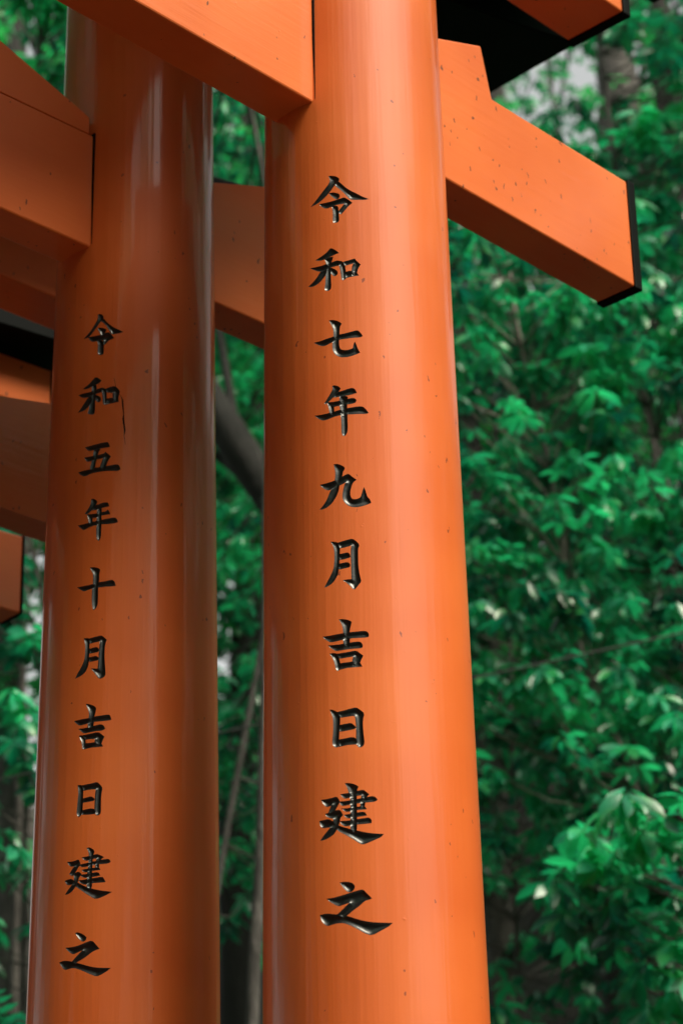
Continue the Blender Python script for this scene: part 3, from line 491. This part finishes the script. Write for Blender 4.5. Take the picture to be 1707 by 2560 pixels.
SPAN = 1.72
def torii(x, y, phi, label, r, taper, nz0, nz1, nt, nl, sz0, sz1, st, sl, kl, wedges, text=None, kt=0.24, capt=0.018, kup=0.13, board=True, outer=None, kh=0.15):
    """local +x points along the beams away from the path, local -y towards the viewer"""
    root = empty('torii_gate', (x, y, 0), math.pi/2-phi)
    tag(root, label, 'torii gate', 'vermilion torii gates in a row over the path')
    make_pillar(root, 0.0, r, taper, sz0+0.01, text)
    make_pillar(root, -SPAN, r, taper, sz0+0.01)
    yq = nt/2+0.004; rq = math.sqrt((r+taper*(0.5*(nz0+nz1)-EYE))**2 - yq*yq) + 0.0012
    box('mortise_gap', -rq, rq, -yq, yq, nz0+0.004, nz1+0.004, M_BLACK, root, 0)
    # the outer wedge is painted over flush with the beam, the inner one shows its joint
    top = [(nl, nz1)]
    if outer: top += [outer[1], outer[0], (0.0, outer[0][1]), (0.0, nz1)] if len(outer) == 2 else [outer[2], outer[1], outer[0], (0.0, outer[0][1]), (0.0, nz1)]
    prism('tie_beam', [(-SPAN-nl, nz0), (nl, nz0)] + top + [(-SPAN-nl, nz1)], -nt/2, nt/2, M_BEAM, root)
    for a, b in ((nl-0.001, nl+capt), (-SPAN-nl-capt, -SPAN-nl+0.001)):
        box('end_cap', a, b, -nt/2-0.003, nt/2+0.003, nz0-0.003, nz1+0.003, M_BLACK, root, 0.002)
    for w in wedges:
        prism('wedge', w, -nt/2, nt/2, M_BEAM, root, 0.0008, 1)
    box('lower_lintel', -SPAN-sl, sl, -st/2, st/2, sz0, sz1, M_BEAM, root)
    for a, b in ((sl-0.001, sl+capt), (-SPAN-sl-capt, -SPAN-sl+0.001)):
        box('end_cap', a, b, -st/2-0.004, st/2+0.004, sz0-0.004, sz1+0.003, M_BLACK, root, 0.002)
    # black top lintel, its ends swept upwards
    n = 24; xs = [-SPAN-kl + (SPAN+2*kl)*i/n for i in range(n+1)]
    def lift(q):
        t = max(0, abs(q+SPAN/2)-SPAN/2+0.15)/(kl+0.15)
        return kup*t**1.8
    bot = [(q, sz1+0.003+lift(q)) for q in xs]; top = [(q+(0.03 if i == n else -0.03 if i == 0 else 0), sz1+kh+lift(q)*1.15) for i, q in enumerate(xs)]
    prism('top_lintel', bot + top[::-1], -kt/2, kt/2, M_BLACK, root, 0.003, 1)
    top2 = [(q, z+0.002) for q, z in top]; cap = [(q, z+0.07) for q, z in top]
    if board: prism('roof_shade_board', top2 + cap[::-1], -kt/2-0.09, kt/2+0.05, M_BLACK, root, 0.003, 1)  # unseen roof board, added to cast shade on the gates behind
    return root
H = EYE
torii(0.03007, 3.18336, 0.75029,
      'nearest vermilion torii gate, its front post carved in black with 令和七年九月吉日建之',
      0.15, -0.008824, 2.0634+H, 2.2636+H, 0.0756, 0.627, 2.5925+H, 2.752+H, 0.1198, 0.6234, 0.98,
      [[(-0.10, 2.2636+H+0.001), (-0.40, 2.2636+H+0.001), (-0.38, 2.36+H), (-0.10, 2.296+H)]], TEXT_R, outer=[(0.10, 2.296+H), (0.262, 2.354+H), (0.283, 2.2636+H)])
torii(-0.31424, 3.46335, 0.79525,
      'second torii gate, in the shade just behind the nearest, its post carved with 令和五年十月吉日建之',
      0.14, -0.008389, 2.0050+H, 2.2057+H, 0.0552+0.012, 0.56, 2.56+H, 2.705+H, 0.11, 0.58, 0.984,
      [[(-0.125, 2.2067+H), (-0.42, 2.2067+H), (-0.40, 2.333+H), (-0.125, 2.237+H)]], TEXT_L, kup=0.15, outer=[(0.09, 2.213+H), (0.28, 2.279+H), (0.30, 2.2057+H)])
torii(-0.74, 3.80, 0.80,
      'third torii gate, only its plain reddish beam ends showing left of the second post',
      0.13, -0.008, 1.829+H, 2.018+H, 0.068, 0.55, 2.264+H, 2.40+H, 0.10, 0.58, 0.85,
      [], None, kup=0.10, board=False, outer=[(0.09, 2.0185+H), (0.40, 2.082+H), (0.42, 2.018+H)])
torii(-1.05, 4.15, 0.85,
      'farthest torii gate, its short orange beam end at the left edge under a black lintel',
      0.125, -0.008, 1.874+H, 2.034+H, 0.066, 0.548, 2.31+H, 2.404+H, 0.10, 0.590, 0.80,
      [], None, kup=0.04, capt=0.004, kh=0.27, board=False)

# hairline crack in the paint of the second post, beside the second character
def crack():
    second = [o for o in scene.objects if o.name.startswith('torii_gate')][1]
    post = [c for c in second.children if c.name.startswith('pillar')][0]
    C = [(-2.4908, 3.3189), (-2.4693, 3.3052), (-2.4827, 3.2987), (-2.4046, 3.2879), (-2.3847, 3.2811), (-2.3784, 3.2698), (-2.3673, 3.2577), (-2.3709, 3.2498), (-2.352, 3.2306), (-2.3577, 3.2214), (-2.3418, 3.2069)]
    W = [.0002, .0003, .0002, .0003, .0008, .0010, .0005, .0013, .0012, .0004, .0002]
    V = []; Fq = []
    for (a, z), w in zip(C, W):
        r = 0.14-0.008389*(z-EYE)+0.0002
        for s in (-1, 1):
            q = a + s*w/r; V.append((r*math.cos(q), r*math.sin(q), z))
    Fq = [(2*i, 2*i+1, 2*i+3, 2*i+2) for i in range(len(C)-1)]
    o = pyd('paint_crack', V, Fq, M_BLACK, post); o['label'] = 'thin dark crack in the paint'
crack()

# ------------------------------------------------------------------ vegetation
def leaf_mesh(name, L, W, bend, fold, st=5):
    V = []; F = []
    for i in range(st+1):
        t = i/st
        w = W*0.5*(math.sin(math.pi*min(1, t**1.25))**0.8 if 0 < t < 1 else 0.04)
        y = L*t; z = -bend*L*t*t
        V += [(-w, y, z+fold*w), (0, y, z), (w, y, z+fold*w)]
    for i in range(st):
        a = i*3
        F += [(a, a+1, a+4, a+3), (a+1, a+2, a+5, a+4)]
    me = bpy.data.meshes.new(name); me.from_pydata(V, [], F)
    me.polygons.foreach_set('use_smooth', [True]*len(me.polygons)); me.update()
    me.materials.append(M_LEAF)
    return me
LEAVES = [leaf_mesh('leaf', 0.088, 0.034, 0.22, 0.25), leaf_mesh('leaf', 0.074, 0.031, 0.35, 0.15),
          leaf_mesh('leaf', 0.098, 0.036, 0.15, 0.35), leaf_mesh('leaf', 0.060, 0.027, 0.28, 0.1)]
LEAF_V = [np.array([v.co[:] for v in me.vertices]) for me in LEAVES]
LEAF_F = np.array([tuple(p.vertices) for p in LEAVES[0].polygons])
SIMPLE_V = np.array([(0, 0, 0), (-0.019, 0.034, 0.006), (0.019, 0.034, 0.006), (0, 0.040, -0.002), (-0.014, 0.062, -0.004), (0.014, 0.062, -0.004), (0, 0.080, -0.018)])
SIMPLE_F = np.array([(0, 3, 1), (0, 2, 3), (1, 3, 4), (3, 2, 5), (3, 6, 4), (3, 5, 6)])

def rot_mats(az, pitch, rollv):
    """arrays -> rotation matrices taking leaf space (+y along, +z up) to the world"""
    ca, sa = np.cos(az), np.sin(az); cp, sp = np.cos(pitch), np.sin(pitch); cr, sr = np.cos(rollv), np.sin(rollv)
    Yv = np.stack([sa*cp, ca*cp, sp], 1)
    Z0 = np.stack([-sa*sp, -ca*sp, cp], 1)
    X0 = np.cross(Yv, Z0)
    Xv = X0*cr[:, None] + Z0*sr[:, None]; Zv = np.cross(Xv, Yv)
    return np.stack([Xv, Yv, Zv], 2)
def whorls(tips, lo=7, hi=10):
    """leaf placements round each tip"""
    pos, az, pt, rl, sc = [], [], [], [], []
    for p in tips:
        n = rng.integers(lo, hi+1); a0 = rng.uniform(0, 6.28)
        base = rng.uniform(-0.75, -0.05); s0 = rng.uniform(0.75, 1.15)
        for k in range(n):
            a = a0 + k*2.4 + rng.normal(0, 0.15)
            pos.append(np.array(p) + np.array((math.sin(a), math.cos(a), 0))*0.006 + np.array((0, 0, rng.uniform(-0.012, 0.012))))
            az.append(a); pt.append(base + rng.normal(0, 0.22)); rl.append(rng.normal(0, 0.5)); sc.append(s0*rng.uniform(0.75, 1.1))
    return np.array(pos), rot_mats(np.array(az), np.array(pt), np.array(rl)), np.array(sc)
def leaf_cloud(name, pos, rot, sc, LV, LF, mat, parent, kind='stuff'):
    n = len(pos); k = len(LV)
    V = np.einsum('nij,kj->nki', rot, LV)*sc[:, None, None] + pos[:, None, :]
    F = LF[None] + (np.arange(n)*k)[:, None, None]
    o = fast_mesh(name, V.reshape(-1, 3), F.reshape(-1, LF.shape[1]), mat, parent, True)
    if kind: o['kind'] = kind
    return o

Fv = np.array(F_[:]); Uv = np.array(U2[:]); Rv = np.array(R2[:])
def frame_xy(P):
    """where points fall in the photograph's frame, only used to decide which leaves are worth being separate objects"""
    q = P - np.array((0, 0, EYE)); w = q@Fv
    return 853.5+6361*(q@Rv)/w, 1280-6361*(q@Uv)/w, w

def shrub(label, x, y, tips, stem_pts=None, nlook=34, branch_mat=None, dia=0.014, extra=None, scale=1.0):
    """tall broad-leaved shrub: stem, side branches to every tip, whorls of leaves on the tips"""
    z0 = bank(x, y)
    root = empty('leafy_shrub', (x, y, z0)); tag(root, label, 'shrub', 'leafy shrubs on the wooded bank')
    org = np.array((x, y, z0))
    tips = np.array(tips)
    ztop = tips[:, 2].max()
    if stem_pts is None:
        stem_pts = [(x, y, z0-0.1), (x+rng.normal(0, .1), y+rng.normal(0, .1), z0+0.35*(ztop-z0)),
                    (x+rng.normal(0, .12), y+rng.normal(0, .12), z0+0.7*(ztop-z0)), (x+rng.normal(0, .1), y+rng.normal(0, .1), ztop)]
    sp = [Vector(p)-Vector(org) for p in stem_pts]
    tube('stem', sp, dia, dia*0.35, branch_mat or M_BARK_GREY, root, 8, 0.08, 0.3)
    SP = [np.array(p[:]) + org for p in resample(sp, 0.1)]
    SPa = np.array(SP)
    bv, bf = [], []; extra_tips = []
    for t in tips:
        # leaves the stem a little lower than the tip
        want = t[2] - rng.uniform(0.08, 0.3)
        i = int(np.argmin(np.abs(SPa[:, 2]-want) + 0.2*np.linalg.norm(SPa[:, :2]-t[:2], axis=1)))
        a = SPa[i]; mid = (a+t)/2 + np.array((rng.normal(0, .03), rng.normal(0, .03), rng.uniform(-0.06, 0.02)))
        pts = resample([Vector(a-org), Vector(mid-org), Vector(t-org)], 0.07)
        if rng.uniform() < 0.8: extra_tips.append(mid*0.35 + np.array(t)*0.65)
        L = len(pts); vv, ff = tube_arrays(pts, [0.0042-0.0026*k/(L-1) for k in range(L)], 5)
        o_ = len(bv); bv += vv; bf += [tuple(q+o_ for q in f) for f in ff]
    tips = np.array(list(tips)+extra_tips)
    b = pyd('twigs', bv, bf, branch_mat or M_BARK_GREY, root, True); b['kind'] = 'stuff'
    pos, rot, sc = whorls(tips)
    sc = sc*scale
    px, py, w = frame_xy(pos)
    vis = (py > -20) & (py < 2590) & ((px > 1080) & (px < 1725) | ((px > 525) & (px < 670)) | ((px > -15) & (px < 165)))
    score = np.where(vis, 1.0, 0.0)*sc/w
    order = np.argsort(-score)
    big = [i for i in order[:nlook*8] if score[i] > 0][:296]
    rest = np.setdiff1d(np.arange(len(pos)), big)
    for i in big:
        me = LEAVES[int(rng.integers(0, 4))]
        o = bpy.data.objects.new('leaf', me); COL.objects.link(o); o.parent = root
        M = Matrix(rot[i].tolist()).to_4x4()*1.0
        M = Matrix.Translation(Vector(pos[i]-org)) @ (Matrix(rot[i].tolist()) @ Matrix.Diagonal((sc[i],)*3)).to_4x4()
        o.matrix_local = M
    if len(rest):
        leaf_cloud('foliage', pos[rest]-org, rot[rest], sc[rest], LEAF_V[0], LEAF_F, M_LEAF, root)
    return root
def tiers(cx, cy, r, z0, z1, n, tier=0.22, xr=None):
    out = []
    while len(out) < n:
        a = rng.uniform(0, 6.28); q = r*math.sqrt(rng.uniform(0, 1))
        z = rng.uniform(z0, z1); z = z0 + round((z-z0)/tier)*tier + rng.normal(0, 0.035)
        out.append((cx+q*math.sin(a), cy+q*math.cos(a)*0.9, z))
    return out

# shrubs whose layered branches fill the view right of the nearest post
shrub('low shrub with large bright leaves in front of the dark hollow, lower right', 1.08, 6.35,
      [(0.52+rng.uniform(0, .42), 6.2+rng.uniform(-.25, .25), 3.46+rng.normal(0, .07)) for _ in range(24)] +
      [(0.42+rng.uniform(0, .2), 6.3+rng.uniform(-.2, .2), 3.32+rng.normal(0, .05)) for _ in range(4)] +
      [(0.72+rng.uniform(0, .2), 6.2+rng.uniform(-.2, .2), 3.12+rng.normal(0, .07)) for _ in range(7)] +
      tiers(1.12, 6.5, .3, 2.6, 3.9, 26), scale=1.12)
shrub('tall slender shrub with a pale crooked stem and layered leaf tiers beside the nearest post', 0.62, 7.25,
      tiers(0.60, 7.2, .36, 4.05, 5.9, 130), stem_pts=[(1.10, 7.3, bank(1.1, 7.3)-.1), (1.04, 7.3, 3.1), (0.86, 7.3, 4.0), (0.735, 7.3, 4.4), (0.70, 7.3, 4.72), (0.655, 7.3, 5.15), (0.595, 7.3, 5.5), (0.56, 7.3, 5.95)], dia=0.016, branch_mat=M_BARK_PALE, scale=0.9)
shrub('bushy shrub at the right edge, above the black cable', 1.0, 7.4, tiers(0.95, 7.3, .38, 4.0, 5.9, 140), scale=0.9)
shrub('shrub with dense mid-green tiers, deeper in the wood behind the pale crooked stem', 0.55, 8.3, tiers(0.62, 8.3, .45, 3.9, 6.9, 200), scale=0.9)
shrub('shrub in the shade at the far right, behind the cable', 1.15, 8.6, tiers(1.05, 8.6, .45, 4.2, 7.2, 180), scale=0.9)
shrub('high shrub whose leaves fringe the bright gap of sky, upper right', 1.0, 8.0, tiers(1.30, 8.0, .38, 6.0, 7.6, 90), dia=0.02)
shrub('small shrub in deep shade low behind the large bright leaves', 1.1, 8.0, tiers(0.72, 7.7, .45, 3.2, 4.3, 90), scale=0.9)
# between and left of the posts
shrub('narrow light green shrub showing between the two carved posts', -0.28, 7.4, tiers(-0.28, 8.3, .25, 3.9, 7.2, 130), scale=0.85)
shrub('dense shrub filling the wood behind the dark leaning trunk', -0.45, 10.2, tiers(-0.45, 10.2, .38, 4.6, 8.4, 240), scale=0.9)
shrub('shrub at the left edge below the farthest beam end', -0.95, 7.0, tiers(-0.90, 7.0, .28, 3.3, 5.6, 90))
shrub('sunlit shrub high in the upper left corner', -0.95, 7.8, tiers(-0.92, 7.7, .35, 6.3, 7.6, 70), dia=0.02)

# trees
def tree(label, x, y, trunk_pts, r0, r1, crown, nleaf, mat_bark, leafmat_=None, sz=1.0, limbs=3, cgroup='trees on the wooded bank'):
    z0 = bank(x, y)
    root = empty('tree', (x, y, z0)); tag(root, label, 'tree', cgroup)
    org = np.array((x, y, z0))
    P = [Vector(p)-Vector(org) for p in trunk_pts]
    tube('trunk', P, r0, r1, mat_bark, root, 14, 0.18, 0.35)
    if crown:
        cx, cy, cz, rx, ry, rz = crown
        nc = max(6, nleaf//220)
        c = []
        while len(c) < nc:
            q = rng.uniform(-1, 1, 3)
            if q@q < 1: c.append(np.array((cx, cy, cz)) + q*np.array((rx, ry, rz)))
        c = np.array(c)
        bv, bf = [], []
        for t in c[:max(limbs, 1)*3]:
            k = rng.integers(len(P)//2, len(P)); a = np.array(P[k][:])
            b = t-org; mid = (a+b)/2+rng.normal(0, .12, 3)
            pts = resample([Vector(a), Vector(mid), Vector(b)], 0.25); L = len(pts)
            vv, ff = tube_arrays(pts, [r1*0.28*(1-0.8*j/(L-1))+0.004 for j in range(L)], 6)
            o_ = len(bv); bv += vv; bf += [tuple(q+o_ for q in f) for f in ff]
        pyd('limbs', bv, bf, mat_bark, root, True)
        # clumps of leaf whorls, flattened into layers
        nt = nleaf//7
        idx = rng.integers(0, nc, nt)
        tips = c[idx] + rng.normal(0, 1, (nt, 3))*np.array((0.30, 0.30, 0.10))*sz
        pos, rot, sc = whorls(tips, 6, 8)
        leaf_cloud('crown', pos-org, rot, sc*sz, SIMPLE_V, SIMPLE_F, leafmat_ or M_LEAF2, root)
    return root
def straight(x, y, h, lean=(0, 0)):
    z0 = bank(x, y)
    return [(x, y, z0-0.3), (x+lean[0]*.3, y+lean[1]*.3, z0+h*.3), (x+lean[0]*.65+rng.normal(0, .05), y+lean[1]*.65, z0+h*.65), (x+lean[0], y+lean[1], z0+h)]
tree('straight grey tree trunk just right of the nearest post', 0.515, 8.55, straight(0.515, 8.55, 7), 0.066, 0.045, None, 0, M_BARK_GREY)
tree('slender tree deep in the wood, hidden below by the nearest post', 0.2, 9.6, straight(0.2, 9.6, 4), 0.05, 0.03, (0.2, 9.8, 6.7, 1.0, .7, .9), 5200, M_BARK_GREY)
tree('dark thick trunk leaning diagonally between the two carved posts', 0.05, 7.9,
     [(0.15, 7.6, 1.6), (0.12, 7.6, 3.2), (0.02, 7.6, 4.55), (-0.13, 7.6, 4.92), (-0.248, 7.6, 5.13), (-0.333, 7.6, 5.29), (-0.43, 7.6, 5.47), (-0.75, 7.7, 6.2), (-0.95, 8.0, 7.2)], 0.085, 0.045,
     (-1.1, 9.4, 7.6, .8, .8, .9), 4200, M_BARK_DARK)
tree('thin mottled sapling hugging the left side of the nearest post', -0.245, 6.5,
     [(-0.30, 6.5, 1.2), (-0.262, 6.5, 3.0), (-0.232, 6.5, 3.55), (-0.215, 6.5, 4.1), (-0.212, 6.5, 4.5), (-0.195, 6.5, 4.95), (-0.15, 6.6, 5.6)], 0.023, 0.012, None, 0, M_BARK_GREY)
tree('slim dark trunk far back, centre of the right-hand wood', 1.25, 12.0, straight(1.27, 12.0, 4.6), 0.09, 0.06, (1.6, 12.3, 7.6, 1.1, 1.0, 1.2), 6000, M_BARK_DARK)
tree('broad brown trunk in the upper right corner', 1.74, 13.2, straight(1.74, 13.2, 10), 0.15, 0.11, (2.6, 13.6, 9.6, 1.2, 1.2, 2.8), 8000, M_BARK_GREY)
tree('grey trunk rising beside the bright gap of sky', 1.12, 14.2, straight(1.12, 14.2, 10), 0.11, 0.08, (0.7, 14.3, 8.2, 1.3, 1.2, 1.1), 7000, M_BARK_GREY)
tree('far trunk at the right edge of the view', 1.72, 11.0, straight(1.72, 11.0, 8), 0.08, 0.05, (2.2, 11.2, 7.0, 0.9, 1.0, 1.3), 6000, M_BARK_DARK)
tree('broad dim trunk low between the two carved posts', -0.52, 11.5, straight(-0.52, 11.5, 7), 0.09, 0.06, (-0.6, 11.6, 7.4, 1.4, 1.0, 1.6), 8000, M_BARK_DARK)
tree('pale trunk at the left edge of the view', -1.55, 11.4, straight(-1.55, 11.4, 7), 0.09, 0.06, (-1.7, 11.6, 6.6, 1.1, 1.0, 1.8), 7000, M_BARK_GREY)
tree('tall tree filling the upper left corner', -1.9, 12.5, straight(-1.9, 12.5, 9), 0.12, 0.08, (-1.5, 12.6, 9.6, 1.5, 1.2, 1.6), 8000, M_BARK_DARK)
tree('bushy tree deep in the wood behind the nearest post', 0.3, 15.5, straight(0.3, 15.5, 7), 0.12, 0.08, (0.1, 15.6, 8.6, 1.7, 1.2, 2.2), 9000, M_BARK_DARK)
tree('bushy tree deep in the wood at the right', 2.2, 16.5, straight(2.2, 16.5, 7), 0.12, 0.08, (2.7, 16.6, 10.2, 1.5, 1.2, 2.9), 9000, M_BARK_DARK)
tree('low bushy tree on the bank at the right', 1.5, 13.0, straight(1.5, 13.0, 3), 0.06, 0.03, (1.3, 12.8, 6.9, 1.3, .8, 1.0), 6000, M_BARK_DARK)

tree('thin-leaved tree against the sky, upper right', 1.05, 15.2, straight(1.05, 15.2, 6), 0.07, 0.03, (1.15, 15.2, 11.6, .95, .8, 1.3), 4600, M_BARK_DARK, None, 0.9)
# undergrowth clothing the bank
def undergrowth():
    pts = []
    while len(pts) < 2600:
        x = rng.uniform(-6, 7); y = rng.uniform(5.5, 26)
        s = x*0.68+y*0.73
        if s < 4.4 or noise.noise(Vector((x*.8, y*.8, 5))) < -0.02: continue
        pts.append((x, y, bank(x, y)+abs(rng.normal(0, 0.35))))
    pos, rot, sc = whorls(pts, 6, 8)
    o = leaf_cloud('undergrowth', pos, rot, sc, SIMPLE_V, SIMPLE_F, M_LEAF2, None)
    tag(o, 'dim leafy undergrowth covering the steep bank behind the gates', 'undergrowth', kind='stuff')
undergrowth()

# fern-like plants with long blades at the foot of the view
def fern(label, x, y, z, n, L, a0, a1):
    root = empty('fern', (x, y, bank(x, y))); tag(root, label, 'fern', 'ferns on the bank')
    dz = z-bank(x, y)
    for i in range(n):
        a = a0+(a1-a0)*i/max(1, n-1)+rng.normal(0, .12); up = rng.uniform(0.25, 0.8)
        d = np.array((math.sin(a), math.cos(a), 0))
        V = []; Fc = []
        axis = []
        for k in range(15):
            t = k/14
            axis.append(np.array((0, 0, dz)) + d*L*t + np.array((0, 0, L*(up*t-0.75*t*t))))
        s_ = np.array((d[1], -d[0], 0))
        for k in range(1, 14):
            p = axis[k]; fw = axis[k+1]-axis[k-1]; fw /= np.linalg.norm(fw)
            wl_ = L*0.30*math.sin(math.pi*(0.12+0.88*k/14))**0.7
            for sg in (-1, 1):
                tip = p + s_*sg*wl_ + fw*wl_*0.55 - np.array((0, 0, wl_*0.25)); b0 = len(V)
                V += [p-fw*0.006, p+fw*0.010, (p+tip)/2+fw*0.010, tip, (p+tip)/2-fw*0.008]
                Fc += [(b0, b0+1, b0+2, b0+4), (b0+4, b0+2, b0+3)]
        pyd('frond', [tuple(v) for v in V], Fc, M_LEAF3, root)
fern('feathery fern in the gloom at the foot of the view, between the two carved posts', -0.22, 6.0, 2.92, 7, .34, -2.6, 2.4)
fern('spiky fern at the lower left edge, beside the second post', -0.80, 6.0, 2.98, 7, .40, -2.6, 2.4)

# cables strung through the wood
def cable(label, a, b, sag, r):
    pts = [Vector(a).lerp(Vector(b), t/14) - Vector((0, 0, sag*4*(t/14)*(1-t/14))) for t in range(15)]
    V, Fq = tube_arrays(pts, [r]*15, 6)
    o = pyd('cable', V, Fq, M_CABLE, None, True); tag(o, label, 'cable', 'black cables through the wood')
cable('thin black cable climbing to the right across the leaves', (-3.0, 6.7, 3.45), (3.0, 6.7, 4.68), 0.02, 0.0032)
cable('thin black cable running almost level through the dim lower wood', (-3.0, 8.5, 4.72), (4.0, 8.5, 4.12), 0.14, 0.004)

# unseen trees added round the viewer to shade the gates and fill lacquer reflections
def unseen_tree(label, bearing, dist, zc, rx, rz, n, sz=2.2):
    b = R(bearing); x = dist*math.sin(b); y = dist*math.cos(b)
    tree(label, x, y, straight(x, y, zc+rz*0.4-bank(x, y)), 0.13, 0.07, (x, y, zc, rx, rx, rz), n, M_BARK_DARK, None, sz)
unseen_tree('unseen broad evergreen tree added far left of the path to dim the light', -62, 7.0, 6.0, 2.8, 5.0, 14000, 2.8)
unseen_tree('unseen dense evergreen tree added left of the path to cut the skylight', -98, 6.5, 6.0, 2.8, 5.2, 14000, 2.8)
unseen_tree('unseen dense tree added behind and left of the viewer for shade', -132, 6.5, 6.0, 2.8, 5.2, 14000, 2.8)
unseen_tree('unseen dense tree added straight behind the viewer to block the sky', -166, 6.8, 5.4, 2.6, 4.8, 14000, 2.8)
unseen_tree('unseen leafy tree added behind the viewer, to the right, to block reflected sky', 163, 7.4, 6.6, 2.2, 5.4, 15000, 2.6)
unseen_tree('unseen leafy tree added right of the path, behind the viewer, to shape the light', 123, 7.5, 3.0, 1.7, 2.0, 9000, 2.4)
unseen_tree('unseen leafy tree added on the bank, right of the view, to frame the reflected sky', 62, 6.5, 5.4, 1.6, 3.2, 10000, 2.4)
unseen_tree('unseen low bushy tree added right of the path, under the reflected sky opening', 93, 6.0, 2.2, 1.6, 1.5, 6000, 2.0)
unseen_tree('unseen tall tree added so its crown shades the path', -32, 7.5, 8.6, 3.0, 2.4, 12000, 2.4)
unseen_tree('unseen spreading tree added over the gates from the left for shade', -100, 3.6, 8.4, 2.6, 1.8, 12000, 2.4)
unseen_tree('unseen tall leafy tree added behind the viewer, farther right, to block reflected sky', 152, 9.5, 7.6, 2.3, 6.2, 16000, 2.6)
for lab, X, Y, Z in (('unseen tall evergreen added on the bank, its crown above the view shading the leaves behind', 2.9, 8.4, 9.8),):  # unseen tree, added to shade the leaves farther back
    tree(lab, X, Y, straight(X, Y, Z-bank(X, Y)), 0.14, 0.08, (X, Y, Z, 1.9, 1.9, 1.2), 4200, M_BARK_DARK, None, 2.2)
unseen_tree('unseen dense tree added up the bank, right of the view, for reflections', 40, 9.0, 7.5, 2.0, 4.0, 12000, 2.2)  # unseen tree, added to fill the second post's reflection
